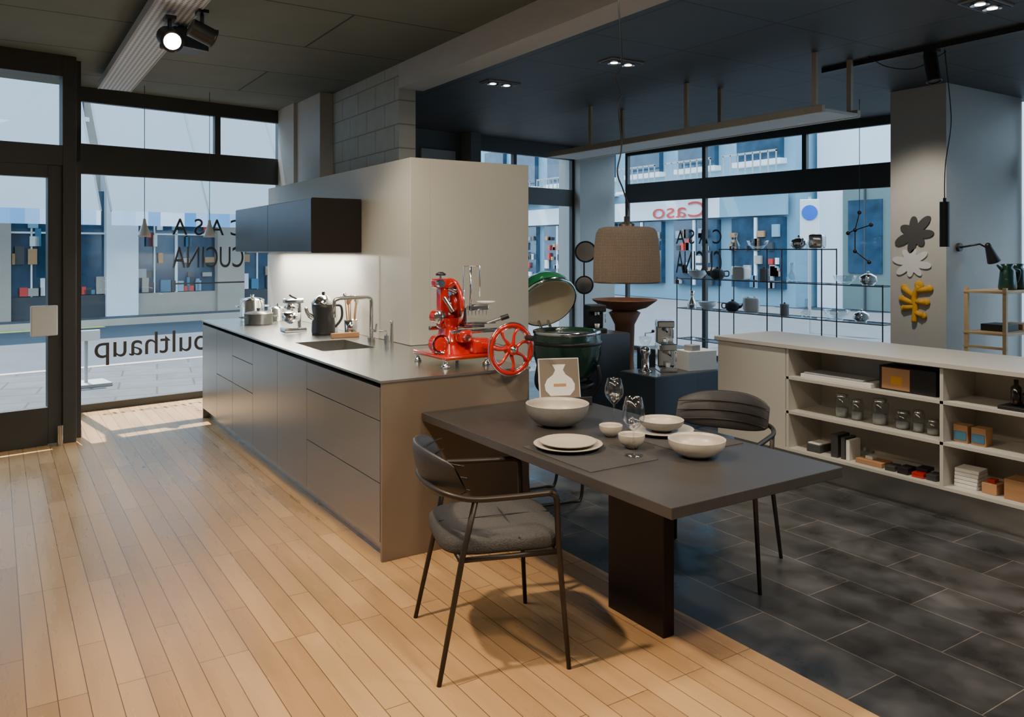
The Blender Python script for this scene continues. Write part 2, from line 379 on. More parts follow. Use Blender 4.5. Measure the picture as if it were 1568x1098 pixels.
b.tube([(2.20,5.19,.93),(2.20,5.19,1.17)]+cat([(2.20,5.19,1.18),(2.195,5.19,1.205),(2.17,5.19,1.218)],4)+cat([(1.97,5.19,1.218),(1.937,5.19,1.205),(1.93,5.19,1.18)],4)+[(1.93,5.19,1.09)],.013,m_steel)
b.cyl((2.20,5.19,.99),(2.20,5.12,.99),.010,m_steel); b.cyl((2.20,5.12,.985),(2.20,5.10,1.04),.006,m_steel)
b.done()
b=B('soap_dispenser')
b.cyl((2.22,4.98,.90),(2.22,4.98,.97),.016,m_steel); b.tube([(2.22,4.98,.965),(2.22,4.98,1.0),(2.17,4.98,1.0)],.006,m_steel); b.done()
b=B('dish_brush_holder'); b.cyl((2.29,5.05,.90),(2.29,5.05,1.04),.014,m_steel,.010); b.sph((2.29,5.05,1.05),.012,m_steel); b.done()

def pot(name,x,y,r,h,mat,z=.9,handles=True,lid=True,mh=None):
    b=B(name); mh=mh or mat
    b.lathe([(0,0),(r*.95,0),(r,.01),(r,h),(r+.004,h+.003),(r-.004,h),(r-.006,.012),(0,.012)],mat,(x,y,z))
    if lid:
        b.lathe([(r+.002,h+.004),(r*.8,h+.018),(r*.2,h+.028),(0,h+.028)],mat,(x,y,z)); b.cyl((x,y,z+h+.025),(x,y,z+h+.05),.012,mh,.018)
    if handles:
        for sg in (-1,1): b.tube(cat([(x+sg*(r-.003),y-.045,z+h*.7),(x+sg*(r+.035),y-.03,z+h*.72),(x+sg*(r+.035),y+.03,z+h*.72),(x+sg*(r-.003),y+.045,z+h*.7)],5),.006,mh,8)
    return b.done()
pot('stock_pot',1.97,7.38,.105,.19,m_mirror)
pot('casserole_pan',1.93,7.03,.12,.09,m_char)
pot('saucepan',2.18,7.30,.08,.11,m_mirror,handles=False)
b=B('electric_kettle'); x,y=2.12,5.93
b.lathe([(0,0),(.085,0),(.09,.02),(.082,.16),(.088,.20),(.088,.23),(.06,.25),(0,.25)],m_black,(x,y,.9))
b.lathe([(.09,.23),(.092,.245),(.05,.285),(.03,.30),(0,.30)],m_chrome,(x,y,.9)); b.cyl((x,y,1.19),(x,y,1.225),.012,m_black)
b.tube(cat([(x+.08,y-.02,1.12),(x+.13,y-.03,1.11),(x+.135,y-.03,1.02),(x+.085,y-.02,.95)],5),.01,m_black)
b.tube(cat([(x-.07,y,1.02),(x-.12,y,1.06),(x-.14,y,1.11)],4),[.02]*4+[.014]*4+[.010],m_chrome); b.done()
b=B('juice_press'); x,y=2.0,6.28
b.box(x-.09,x+.09,y-.07,y+.07,.9,.93,m_chrome,.008); b.cyl((x+.05,y,.93),(x+.05,y,1.15),.018,m_chrome)
b.lathe([(.02,0),(.07,.03),(.075,.09),(.07,.09),(.01,.03)],m_chrome,(x-.02,y,.96)); b.box(x-.08,x+.08,y-.03,y+.03,1.12,1.16,m_chrome,.01)
b.lathe([(.01,0),(.06,.03),(0,.08)],m_chrome,(x-.02,y,1.06)); b.tube([(x+.05,y,1.14),(x-.05,y-.06,1.19)],.008,m_black); b.done()
b=B('coffee_jar'); b.lathe([(0,0),(.05,0),(.052,.17),(.045,.2),(.03,.21),(.03,.23),(0,.24)],m_mirror,(2.24,6.08,.9)); b.tube(cat([(2.19,6.08,1.08),(2.15,6.07,1.07),(2.16,6.07,.97),(2.19,6.08,.95)],4),.006,m_chrome); b.done()
b=B('utensil_jar'); b.lathe([(0,0),(.045,0),(.05,.12),(.045,.12),(.04,.01),(0,.01)],m_chrome,(2.26,5.72,.9))
for k in range(5):
    a=k*1.3; b.tube([(2.26+.02*math.cos(a),5.72+.02*math.sin(a),.92),(2.26+.045*math.cos(a),5.72+.045*math.sin(a),1.14+.02*(k%3))],.005,m_brown)
    b.sph((2.26+.047*math.cos(a),5.72+.047*math.sin(a),1.16+.02*(k%3)),.02,m_brown if k%2 else m_chrome,(.8,1,1.3),seg=10)
b.done()
b=B('cutting_board'); b.box(2.07,2.28,5.60,5.64,.9,.935,m_brown,.004); b.done()

# ------------------------------------------------------------ flywheel slicer
b=B('meat_slicer')
z0=.902
for x in (2.07,2.33):
    for y in (3.86,4.20):
        b.lathe([(0,0),(.022,0),(.024,.01),(.012,.018),(.012,.04),(.02,.05),(0,.05)],m_chrome,(x,y,z0))
b.box(2.05,2.36,3.83,4.23,z0+.045,z0+.065,m_red,.009,seg=3)
b.box(2.055,2.355,3.835,4.225,z0+.040,z0+.045,m_gold)
def ped(u,v):
    t=v; w=.105-.065*math.sin(min(1,t*1.15)*pi/2)+.02*max(0,t-.75)*4; a=2*pi*u
    ca,sa=math.cos(a),math.sin(a); p=.6
    cx=2.20-.03*t; return (cx+w*(abs(ca)**p)*(1 if ca>0 else -1), 4.03+w*1.35*(abs(sa)**p)*(1 if sa>0 else -1), z0+.062+t*.20)
b.grid(ped,32,12,m_red,closed_u=True)
b.cyl((2.085,3.95,z0+.12),(2.085,4.00,z0+.12),.050,m_red,seg=28); b.box(2.085,2.2,3.97,4.02,z0+.09,z0+.14,m_red,.01)
b.lathe([(0,0),(.03,0),(.052,-.004),(.054,.006)],m_chrome,(2.085,3.945,z0+.12),M=R(90,'X'))
b.lathe([(0,.012),(.022,.01),(.040,.004)],m_red,(2.085,3.945,z0+.12),M=R(90,'X'))
fx,fy,fz=2.326,3.60,1.015; RR=.128
ring=[(fx+RR*math.cos(2*pi*i/48),fy,fz+RR*math.sin(2*pi*i/48)) for i in range(48)]
b.tube(ring,.015,m_red,12,closed=True)
for q_ in (-.014,.014):
    ring=[(fx+(RR+q_)*math.cos(2*pi*i/48),fy-.008,fz+(RR+q_)*math.sin(2*pi*i/48)) for i in range(48)]
    b.tube(ring,.0035,m_chrome,6,closed=True)
for k in range(7):
    a=2*pi*k/7+.2; pts=[]
    for j in range(6):
        t=j/5; rr=.02+(RR-.03)*t; aa=a+.45*math.sin(t*pi*.9)*.5
        pts.append((fx+rr*math.cos(aa),fy-.004,fz+rr*math.sin(aa)))
    b.tube(pts,[.011,.011,.009,.008,.009,.013],m_red,8)
b.cyl((fx,fy-.03,fz),(fx,fy+.03,fz),.03,m_red,seg=24); b.lathe([(0,.012),(.012,.010),(.02,0)],m_chrome,(fx,fy-.03,fz),M=R(90,'X'))
b.cyl((fx,fy+.02,fz),(fx,3.90,fz),.018,m_chrome); b.cyl((fx,3.80,fz),(fx,3.95,fz),.030,m_red)
b.cyl((fx+.085,fy-.01,fz+.06),(fx+.085,fy-.09,fz+.06),.010,m_chrome,.014); b.cyl((fx+.085,fy-.03,fz+.06),(fx+.085,fy-.10,fz+.06),.015,m_black)
b.box(2.24,2.35,3.84,3.98,z0+.06,z0+.15,m_red,.02,seg=3)
bx,by,bz=2.205,4.02,1.235
b.lathe([(0,-.006),(.12,-.006),(.135,0),(.12,.004),(0,.004)],m_chrome,(bx,by,bz),M=R(90,'Y'),seg=40)
arc=[(bx-.02,by+.142*math.cos(a),bz+.142*math.sin(a)) for a in [math.radians(d) for d in range(-60,200,12)]]
b.tube(arc,.012,m_red,10)
b.lathe([(0,-.02),(.05,-.02),(.06,-.006),(0,-.006)],m_red,(bx,by,bz),M=R(90,'Y')); b.lathe([(0,-.03),(.02,-.028),(.02,-.02)],m_chrome,(bx,by,bz),M=R(90,'Y'))
b.cyl((2.10,3.98,1.17),(2.10,4.04,1.17),.038,m_red,seg=28); b.lathe([(0,.012),(.018,.01),(.039,.0)],m_chrome,(2.10,3.98,1.17),M=R(90,'X'))
b.box(2.115,2.165,3.99,4.07,1.10,1.34,m_red,.018,seg=3)
b.box(2.09,2.18,3.98,4.08,1.33,1.385,m_red,.012,seg=3); b.cyl((2.10,3.96,1.36),(2.10,3.99,1.36),.022,m_chrome)
b.cyl((2.13,4.03,1.385),(2.13,4.03,1.405),.010,m_chrome); b.lathe([(0,0),(.028,0),(.03,.008),(.012,.02),(0,.02)],m_black,(2.13,4.03,1.402))
b.cyl((2.16,4.0,1.33),(2.23,3.98,1.30),.015,m_chrome); b.cyl((2.12,3.97,1.28),(2.16,3.94,1.20),.012,m_chrome)
b.cyl((2.20,3.96,1.37),(2.16,3.99,1.34),.013,m_red)
b.box(2.225,2.42,3.90,4.20,1.125,1.14,m_chrome,.004); b.box(2.24,2.38,3.95,4.15,1.10,1.125,m_chrome,.01)
b.cyl((2.13,3.89,1.09),(2.42,3.89,1.09),.012,m_chrome); b.cyl((2.13,4.17,1.09),(2.42,4.17,1.09),.012,m_chrome)
b.box(2.235,2.245,3.93,4.17,1.14,1.22,m_chrome,.003)
b.tube([(2.235,3.95,1.14),(2.235,3.95,1.455),(2.34,3.95,1.455),(2.34,3.95,1.28)],.0045,m_chrome,8)
b.tube([(2.28,3.95,1.455),(2.28,3.95,1.20)],.006,m_chrome,8)
b.box(2.27,2.40,3.94,3.99,1.20,1.235,m_chrome,.01); b.lathe([(0,0),(.04,.003),(.055,.014),(.05,.014),(0,.006)],m_paper,(2.37,3.93,1.238))
for k in range(6): b.cyl((2.27+.024*k,3.96,1.20),(2.27+.024*k,3.96,1.17),.004,m_chrome,.0008,seg=8)
b.cyl((2.36,3.90,1.13),(2.44,3.86,1.16),.009,m_chrome); b.cyl((2.43,3.865,1.155),(2.47,3.845,1.17),.014,m_black)
b.box(2.17,2.25,3.87,3.94,1.03,1.10,m_red,.015,seg=3); b.cyl((2.20,3.86,1.06),(2.20,3.84,1.06),.020,m_chrome)
b.done()

# ------------------------------------------------------------ dining table + tableware
TZ=.72
b=B('dining_table')
b.box(1.825,2.72,1.872,3.66,TZ-.04,TZ,m_table,.003); b.box(2.235,2.295,2.34,2.68,0,TZ-.04,m_tleg,.003)
b.box(2.10,2.43,2.30,2.72,TZ-.048,TZ-.04,m_metal)
b.done()
for n,(x,y) in enumerate(((2.03,2.56),(2.52,2.56))):
    b=B('placemat'); b.box(x-.17,x+.17,y-.23,y+.23,TZ,TZ+.003,m_mat); b.done()
def bowl(name,x,y,z,r,h,mi,mo,foot=.45):
    b=B(name); f=r*foot; P=[(0,.004),(f*.9,.004),(f,0),(f,.008)]
    n=8
    for i in range(1,n+1):
        t=i/n; P.append((f+(r-f)*math.sin(t*pi/2)**.9,.008+(h-.008)*(1-math.cos(t*pi/2))**.95))
    b.lathe(P,mo,(x,y,z),seg=40)
    Q=[(r,h),(r-.003,h+.002),(r-.006,h)]
    for i in range(n,-1,-1):
        t=i/n; Q.append(((f+(r-f)*math.sin(t*pi/2)**.9)-.007,.014+(h-.014)*(1-math.cos(t*pi/2))**.95))
    Q.append((0,.012)); b.lathe(Q,mi,(x,y,z),seg=40); return b.done()
def plates(name,x,y,z,rs,mat):
    b=B(name); zz=0
    for r in rs:
        b.lathe([(0,zz+.002),(r*.6,zz),(r*.64,zz+.004),(r*.95,zz+.014),(r,zz+.02),(r-.004,zz+.021),(r*.66,zz+.010),(0,zz+.008)],mat,(x,y,z),seg=48); zz+=.011
    return b.done()
bowl('serving_bowl',2.233,3.05,TZ,.150,.105,m_ceram,m_ceramg)
bowl('small_bowl',2.30,2.74,TZ,.052,.05,m_ceram,m_ceram); bowl('small_bowl',2.236,2.53,TZ+.003,.056,.055,m_ceram,m_ceram)
plates('plate_stack',2.01,2.67,TZ+.003,(.145,.12),m_ceram)
plates('dinner_plate',2.53,2.66,TZ+.003,(.145,),m_ceram); bowl('soup_bowl',2.53,2.66,TZ+.013,.10,.05,m_ceram,m_ceramg)
bowl('salad_bowl',2.37,2.29,TZ,.115,.07,m_ceram,m_ceram)
def wine(x,y,z,h,r):
    b=B('wine_glass'); s=h*.42
    b.lathe([(0,.003),(r*.8,.002),(r*.8,.004),(.006,.008),(.004,.02),(.004,s),(.012,s+.006),(r*.9,s+.04),(r,s+.06),(r*.95,s+(h-s)*.7),(r*.72,h),(r*.70,h),(r*.93,s+(h-s)*.7),(r*.97,s+.06),(r*.87,s+.042),(0,s+.012)],m_wine,(x,y,z),seg=28); b.done()
wine(2.48,2.93,TZ,.215,.045); wine(2.15,2.42,TZ+.003,.235,.045)
b=B('cookbook'); MB=T(2.60,3.52,TZ)@R(-22)@R(-14,'X'); b.M=MB
b.box(-.115,.115,0,.018,0.004,.235,m_paper,.002); b.box(-.11,.11,-.001,0,.01,.23,m_end)
b.M=MB@T(0,-.0015,0)
pts=[]
for a,r in ((-.055,.03),(-.082,.06),(-.085,.09),(-.07,.12),(-.035,.145),(-.022,.17),(-.038,.20),(.038,.20),(.022,.17),(.035,.145),(.07,.12),(.085,.09),(.082,.06),(.055,.03)): pts.append((a,r))
L=Matrix(((1,0,0,0),(0,0,-1,0),(0,1,0,0),(0,0,0,1)))
b.prism(pts,0,.001,m_paper,L); b.box(-.035,.035,-.0025,-.0012,.08,.095,m_kraft); b.done()
b=B('menu_card'); b.M=T(2.62,3.36,TZ)@R(-20); b.box(-.06,.06,0,.012,0,.045,m_black,.002); b.done()

# ------------------------------------------------------------ chairs
def chair(x,y,rot,z=0):
    b=B('dining_chair'); b.M=T(x,y,z)@R(rot)
    r=.0115
    for sg in (-1,1):
        b.tube([(.235,sg*.285,0),(.205,sg*.255,.44),(.20,sg*.25,.60)]+cat([(.20,sg*.25,.60),(.195,sg*.25,.632),(.17,sg*.252,.645)],4)[1:],[.009,r,r]+[r]*8,m_metal)
        b.tube([(-.25,sg*.275,0),(-.16,sg*.245,.43),(-.115,sg*.262,.64)],[.009,r,r],m_metal)
        b.tube([(.205,sg*.252,.425),(-.165,sg*.243,.425)],.010,m_metal)
    arm=[(.18,-.252,.645),(.0,-.262,.645),(-.13,-.265,.65),(-.215,-.225,.665),(-.262,-.12,.672),(-.275,0,.675)]
    arm+= [(a[0],-a[1],a[2]) for a in arm[-2::-1]]
    b.tube(cat(arm,6),.0115,m_metal,10)
    b.tube([(.205,-.25,.425),(.205,.25,.425)],.010,m_metal); b.tube([(-.165,-.24,.425),(-.165,.24,.425)],.010,m_metal)
    def seat(u,v):
        a=2*pi*u; n=4.0
        ca,sa=math.cos(a),math.sin(a); 
        sx=abs(ca)**(2/n)*(1 if ca>=0 else -1); sy=abs(sa)**(2/n)*(1 if sa>=0 else -1)
        prof=[(0,.427),(.9,.427),(.985,.435),(1.0,.452),(.99,.475),(.93,.49),(.75,.497),(.4,.493),(0,.488)]
        k=v*8; i=min(int(k),7); t=k-i; pr=prof[i][0]*(1-t)+prof[i+1][0]*t; pz=prof[i][1]*(1-t)+prof[i+1][1]*t
        w=.235+(.02 if sx>0 else 0)*sx
        return (.02+.245*sx*pr,w*sy*pr,pz)
    b.grid(seat,48,17,m_fabric,closed_u=True)
    b.tube([(.25,0,.492),(.05,0,.496),(-.2,0,.493)],.0025,m_leather,6); b.tube([(.06,-.235,.485),(.06,0,.496),(.06,.235,.485)],.0025,m_leather,6)
    def back(u,v):
        a=2*pi*v
        th=(u-.5)*2; e=min(1,(1-abs(th))*6+.15); 
        yy=th*.235; xx=-.268+.105*abs(th)**2.2
        hz=.095*(.55+.45*(1-abs(th)**3)); zc=.715
        return (xx-.022*math.cos(a)*e-.03*math.sin(a)*.8, yy, zc+hz*math.sin(a)*(1 if e>.3 else .9)+.0)
    b.grid(back,25,17,m_leather)
    for zz in (-.045,0,.045):
        b.tube([(-.268+.105*abs(t)**2.2+.026-.024*zz/.095, t*.225,.715+zz) for t in [i/10-1 for i in range(21)]],.003,m_metal,6)
    b.done()
chair(1.645,2.706,-17.4); chair(2.97,2.765,206.6)
b=B('sled_stool'); b.M=T(2.88,4.08,0)@R(-8)
for sg in (-1,1):
    b.tube(cat([(-.18,sg*.15,.42),(-.19,sg*.16,.2),(-.17,sg*.17,.02),(-.10,sg*.17,.012),(.10,sg*.17,.012),(.17,sg*.17,.02),(.19,sg*.16,.2),(.18,sg*.15,.42)],5),.010,m_black)
b.box(-.20,.20,-.18,.18,.42,.46,m_leather,.015,seg=3); b.done()

# ------------------------------------------------------------ pendant lamp over table
lx,ly=2.41,2.76
b=B('pendant_lamp')
prof=[(.150,1.402),(.152,1.42),(.150,1.50),(.145,1.58),(.138,1.625),(.125,1.645),(.10,1.652),(.03,1.655)]
b.lathe([(r,z-1.4) for r,z in prof],m_shade,seg=64); b.lathe([(r-.004,z-1.4) for r,z in prof],m_shade,seg=64)
b.tube([(.151*math.cos(2*pi*i/48),.151*math.sin(2*pi*i/48),.002) for i in range(48)],.003,m_metal,6,closed=True)
b.lathe([(.035,.25),(.035,.265),(.012,.275),(.012,.30),(0,.30)],m_black)
b.sph((0,0,.16),.03,m_bulb); b.cyl((0,0,.19),(0,0,.25),.018,m_black)
cord=cat([(0,0,.29),(.02,.01,.34),(-.03,-.01,.42),(-.055,0,.50),(-.03,0,.62),(-.05,0,.80),(-.02,.01,.86),(-.05,.02,.93),(-.03,0,1.0),(-.05,0,1.3),(-.06,0,1.7)],6)
b.tube(cord,.0035,m_black,6)
o=b.done(); o.location=(lx,ly,1.4)

# ------------------------------------------------------------ display counter with shelves
b=B('display_counter')
b.box(4.55,5.22,-1.2,4.22,.872,.90,m_cream2,.002)
b.box(4.57,5.20,3.59,4.20,.17,.872,m_cream2,.002)
b.box(4.93,5.20,-1.2,3.59,.17,.872,m_cream2)
for z in (.17,.425,.66): b.box(4.57,4.93,-1.2,3.59,z,z+.02,m_cream2,.001)
for y in (3.573,2.51,1.45,.39,-.67): b.box(4.57,4.93,y-.01,y+.01,.19,.872,m_cream2)
b.box(4.66,5.15,-1.15,4.12,0,.17,m_steel)
b.done()
def boxes(name,lst):
    b=B(name)
    for x,y,z,dx,dy,dz,m,rz in lst: b.cbox((x,y,z+dz/2),(dx,dy,dz),m,rz,.003)
    return b.done()
boxes('gift_box',[(4.72,2.76,.68,.16,.36,.15,m_black,0)])
b=D.objects['gift_box']
bb=B('gift_box_label'); bb.box(4.638,4.6395,2.74,2.92,.69,.82,m_kraft); bb.box(4.6375,4.638,2.79,2.86,.72,.77,m_yel); o=bb.done(); o.parent=b
boxes('flat_carton',[(4.70,3.23,.68,.2,.52,.028,m_paper,0),(4.70,3.25,.708,.18,.44,.012,m_lgrey,0)])
def jar(name,x,y,z,h,r,lid=m_chrome):
    b=B(name); b.lathe([(0,.002),(r*.9,.002),(r,.01),(r,h*.85),(r*.8,h*.9),(r*.8,h*.92)],m_wine,(x,y,z),seg=24); b.lathe([(0,.006),(r*.85,.006),(r*.85,h*.4),(0,h*.4)],m_lgrey,(x,y,z),seg=20)
    b.lathe([(r*.84,h*.88),(r*.84,h),(0,h)],lid,(x,y,z),seg=24); b.done()
for y,h,r in ((3.24,.15,.045),(3.13,.13,.04),(2.97,.16,.05),(2.82,.11,.045),(2.63,.09,.038),(2.72,.13,.035)): jar('glass_jar',4.70,y,.445,h,r)
boxes('book_stack',[(4.68,3.40,.19,.14,.10,.05,m_dgrey,4),(4.68,3.40,.24,.12,.09,.01,m_paper,0)])
boxes('recipe_book',[(4.68,3.24,.19,.14,.05,.15,m_char,3),(4.68,3.18,.19,.13,.03,.14,m_dgrey,3),(4.68,3.145,.19,.13,.025,.13,m_paper,3)])
boxes('wooden_tray',[(4.68,3.0,.19,.12,.18,.03,m_kraft,0),(4.68,3.02,.22,.05,.05,.02,m_paper,0)])
boxes('coffee_packets',[(4.66,2.86,.19,.10,.06,.03,m_char,10),(4.66,2.77,.19,.10,.07,.04,m_black,0),(4.66,2.68,.19,.10,.07,.03,m_red,5),(4.70,2.68,.22,.09,.07,.02,m_black,5),(4.67,2.60,.19,.1,.06,.035,m_char,0)])
boxes('tea_box',[(4.68,2.44,.445,.08,.08,.10,m_kraft,0),(4.638,2.44,.46,.002,.07,.05,m_blue,0)])
boxes('tea_box',[(4.68,2.34,.445,.08,.08,.10,m_kraft,0),(4.638,2.34,.46,.002,.07,.05,m_blue,0)])
boxes('folded_napkins',[(4.70,2.41,.19+.022*k,.12,.13,.02,m_paper,k*2-3) for k in range(5)])
boxes('spice_box',[(4.68,2.28,.19,.09,.08,.06,m_kraft,0),(4.68,2.28,.25,.05,.04,.02,m_red,0)])
boxes('wooden_box',[(4.70,2.13,.19,.14,.14,.11,m_brown,0)]); boxes('wooden_box',[(4.70,1.96,.19,.14,.14,.11,m_brown,0)])
b=B('bottle_tray'); b.box(4.60,4.80,1.98,2.22,.68,.70,m_black,.003)
for y,h in ((2.16,.14),(2.10,.10),(2.04,.14)): b.lathe([(0,0),(.025,0),(.027,.01),(.027,h*.7),(.012,h*.8),(.012,h),(0,h)],m_bottle,(4.68,y,.70),seg=16)
b.done()
boxes('wooden_crate',[(4.72,1.8,.445,.18,.25,.12,m_brown,0)])

# ------------------------------------------------------------ kamado grill
b=B('kamado_grill'); kx,ky=4.03,5.37
b.lathe([(0,.44),(.12,.44),(.19,.47),(.25,.56),(.285,.68),(.288,.78),(.275,.86),(.27,.875),(.235,.875),(.23,.80),(.20,.62),(0,.52)],m_gdark,(kx,ky,0),seg=48)
b.lathe([(.279,.845),(.286,.85),(.286,.872),(.272,.876)],m_chrome,(kx,ky,0),seg=48); b.lathe([(.29,.76),(.294,.765),(.294,.785),(.288,.79)],m_black,(kx,ky,0),seg=48)
b.lathe([(.0,.842),(.228,.842),(.228,.848),(0,.848)],m_char,(kx,ky,0),seg=40)
b.lathe([(.22,.40),(.235,.42),(.22,.44)],m_black,(kx,ky,0),seg=32)
for k in range(3):
    a=math.radians(-63+120*k); b.tube(cat([(kx+.28*math.cos(a),ky+.28*math.sin(a),.60),(kx+.30*math.cos(a),ky+.30*math.sin(a),.45),(kx+.22*math.cos(a),ky+.22*math.sin(a),.30),(kx+.34*math.cos(a),ky+.34*math.sin(a),.03)],5),.016,m_black,8)
    b.sph((kx+.34*math.cos(a),ky+.34*math.sin(a),.03),.03,m_black,(.6,1,1))
n=Vector((-.14,-.76,-.56)).normalized(); q=(-n).to_track_quat('Z','Y').to_matrix().to_4x4()
ML=T(4.01,5.62,1.09)@q
b.lathe([(.25,-.01),(.262,0),(.265,.03),(.25,.11),(.20,.19),(.12,.24),(.05,.255),(.05,.28),(.06,.30),(0,.31)],m_green,M=ML,seg=48)
b.lathe([(.25,-.01),(.225,.0),(.215,.09),(.16,.16),(0,.20)],m_felt,M=ML,seg=48)
b.lathe([(.262,-.005),(.270,0),(.270,.018),(.264,.02)],m_chrome,M=ML,seg=48)
b.tube([(kx+.05,ky+.28,.84),(4.10,5.74,.92)],.014,m_chrome); b.tube([(kx-.05,ky+.28,.84),(4.0,5.74,.92)],.014,m_chrome)
b.M=ML; b.tube(cat([(.262,-.08,.02),(.32,-.07,.02),(.32,.07,.02),(.262,.08,.02)],4),.010,m_brown); b.done()

b=B('fire_bowl'); x,y=5.30,6.10
b.lathe([(0,.93),(.08,.93),(.22,.97),(.32,1.04),(.325,1.052),(.30,1.052),(.2,.99),(0,.96)],m_rust,(x,y,0),seg=48)
b.lathe([(0,0),(.24,0),(.24,.02),(.12,.06),(.09,.45),(.10,.8),(.16,.92),(.12,.94)],m_rust,(x,y,0),seg=40)
b.done()

# ------------------------------------------------------------ display plinths and wares
def plinth(x0,x1,y0,y1,z): b=B('display_plinth'); b.box(x0,x1,y0,y1,0,z-.004,m_plinth,.003); b.box(x0+.01,x1-.01,y0+.01,y1-.01,z-.004,z,m_char); b.done()
plinth(4.55,5.02,4.86,5.30,.50); plinth(5.06,5.50,4.95,5.35,.48); plinth(4.50,4.95,5.62,6.0,.78); plinth(5.15,5.6,5.42,5.75,.62)
def espresso(x,y,z,rz,k=1,body=m_chrome):
    b=B('espresso_machine'); b.M=T(x,y,z)@R(rz)@Matrix.Scale(k,4)
    b.box(-.10,.10,-.13,.13,0,.05,body,.008); b.box(-.10,.10,.0,.13,.05,.30,body,.012); b.box(-.10,.10,-.10,.13,.24,.32,body,.012)
    b.cyl((0,-.05,.24),(0,-.05,.20),.03,m_chrome); b.cyl((0,-.05,.205),(0,-.17,.20),.010,m_black); b.tube([(.08,-.09,.26),(.085,-.11,.18),(.08,-.12,.12)],.005,m_chrome)
    b.lathe([(0,0),(.025,0),(.03,.05),(.025,.05),(.02,.01),(0,.01)],m_paper,(0,-.06,.052),seg=16); b.done()
espresso(4.88,5.07,.50,-30,.75); espresso(4.70,5.82,.78,-20,.8,m_black); espresso(5.35,5.58,.62,-35,.8)
def grinder(x,y,z):
    b=B('coffee_grinder'); b.lathe([(0,0),(.06,0),(.06,.015),(.035,.03),(.035,.14),(.05,.16),(.05,.20),(.02,.22),(0,.22)],m_chrome,(x,y,z),seg=24)
    b.lathe([(.02,.22),(.05,.27),(.052,.30),(.0,.31)],m_wine,(x,y,z),seg=24); b.tube([(x,y,z+.31),(x,y,z+.33),(x+.09,y,z+.335)],.005,m_chrome); b.sph((x+.09,y,z+.345),.014,m_black); b.done()
grinder(4.68,5.12,.50)
boxes('white_appliance_box',[(5.28,5.12,.48,.30,.22,.17,m_paper,-10),(5.22,5.10,.65,.1,.1,.05,m_lgrey,0)])
# ------------------------------------------------------------ wire shelf by the side window
b=B('wire_shelf')
for y in (7.85,7.1,6.35,5.6,4.87):
    for x in (7.75,8.02):
        b.cyl((x,y,0),(x,y,1.56 if 5.5<y<7.2 else 1.18),.007,m_black,seg=8)
for z in (.35,.76,1.16):
    for x in (7.75,8.02): b.cyl((x,4.87,z),(x,7.85,z),.006,m_black,seg=8)
    b.box(7.75,8.02,4.87,7.85,z-.002,z+.002,m_wine)
    for y in (7.85,7.1,6.35,5.6,4.87): b.cyl((7.75,y,z),(8.02,y,z),.006,m_black,seg=8)
for x in (7.75,8.02): b.cyl((x,5.6,1.55),(x,7.1,1.55),.007,m_black,seg=8)
b.box(7.75,8.02,5.6,7.1,1.548,1.552,m_wine)
b.done()
def ware(kind,x,y,z,m,k=1,name=None):
    b=B(name or kind); b.M=T(x,y,z)@Matrix.Scale(k,4)@R(random.uniform(0,360))
    if kind=='carafe': b.lathe([(0,0),(.05,0),(.055,.05),(.02,.12),(.02,.16),(.03,.20),(.026,.20),(.016,.16),(.016,.12),(.05,.05),(0,.006)],m,seg=24); b.tube(cat([(.02,0,.17),(.06,0,.16),(.05,0,.08)],4),.005,m)
    if kind=='teapot':
        b.lathe([(0,0),(.05,0),(.085,.04),(.08,.09),(.03,.12),(0,.12)],m,seg=28); b.sph((0,0,.13),.014,m); b.tube(cat([(.07,0,.05),(.11,0,.07),(.13,0,.11)],4),[.018]*4+[.010]*5,m)
        b.tube(cat([(-.07,0,.09),(-.12,0,.09),(-.12,0,.04),(-.08,0,.035)],4),.007,m)
    if kind=='toaster': b.box(-.13,.13,-.08,.08,.01,.17,m,.03,seg=3); b.box(-.10,.10,-.045,-.025,.165,.172,m_black); b.box(-.10,.10,.025,.045,.165,.172,m_black); b.box(.13,.145,-.015,.015,.10,.12,m_black)
    if kind=='mixing_bowl': b.lathe([(0,.004),(.05,0),(.10,.05),(.12,.10),(.125,.10),(.10,.045),(0,.01)],m,seg=32)
    if kind=='canister': b.lathe([(0,0),(.05,0),(.05,.12),(.052,.122),(.052,.14),(0,.145)],m,seg=24); b.sph((0,0,.15),.012,m_black)
    b.done()
kinds=['carafe','teapot','canister','mixing_bowl','toaster']; mm=[m_wine,m_chrome,m_paper,m_wine,m_panel,m_lgrey,m_chrome,m_dgrey]
i=0
for z,ys2 in ((1.552,(6.95,6.6,6.0,5.75)),(1.162,(7.6,7.25,6.85,6.5,6.1,5.4,5.12)),(.762,(7.7,7.42,7.0,6.7,6.2,5.9,5.5,5.2))):
    for y in ys2:
        ware(kinds[(i*3+int(z*10))%5],7.88,y,z,mm[(i*3)%8],1.0+.15*((i*7)%3)/2); i+=1
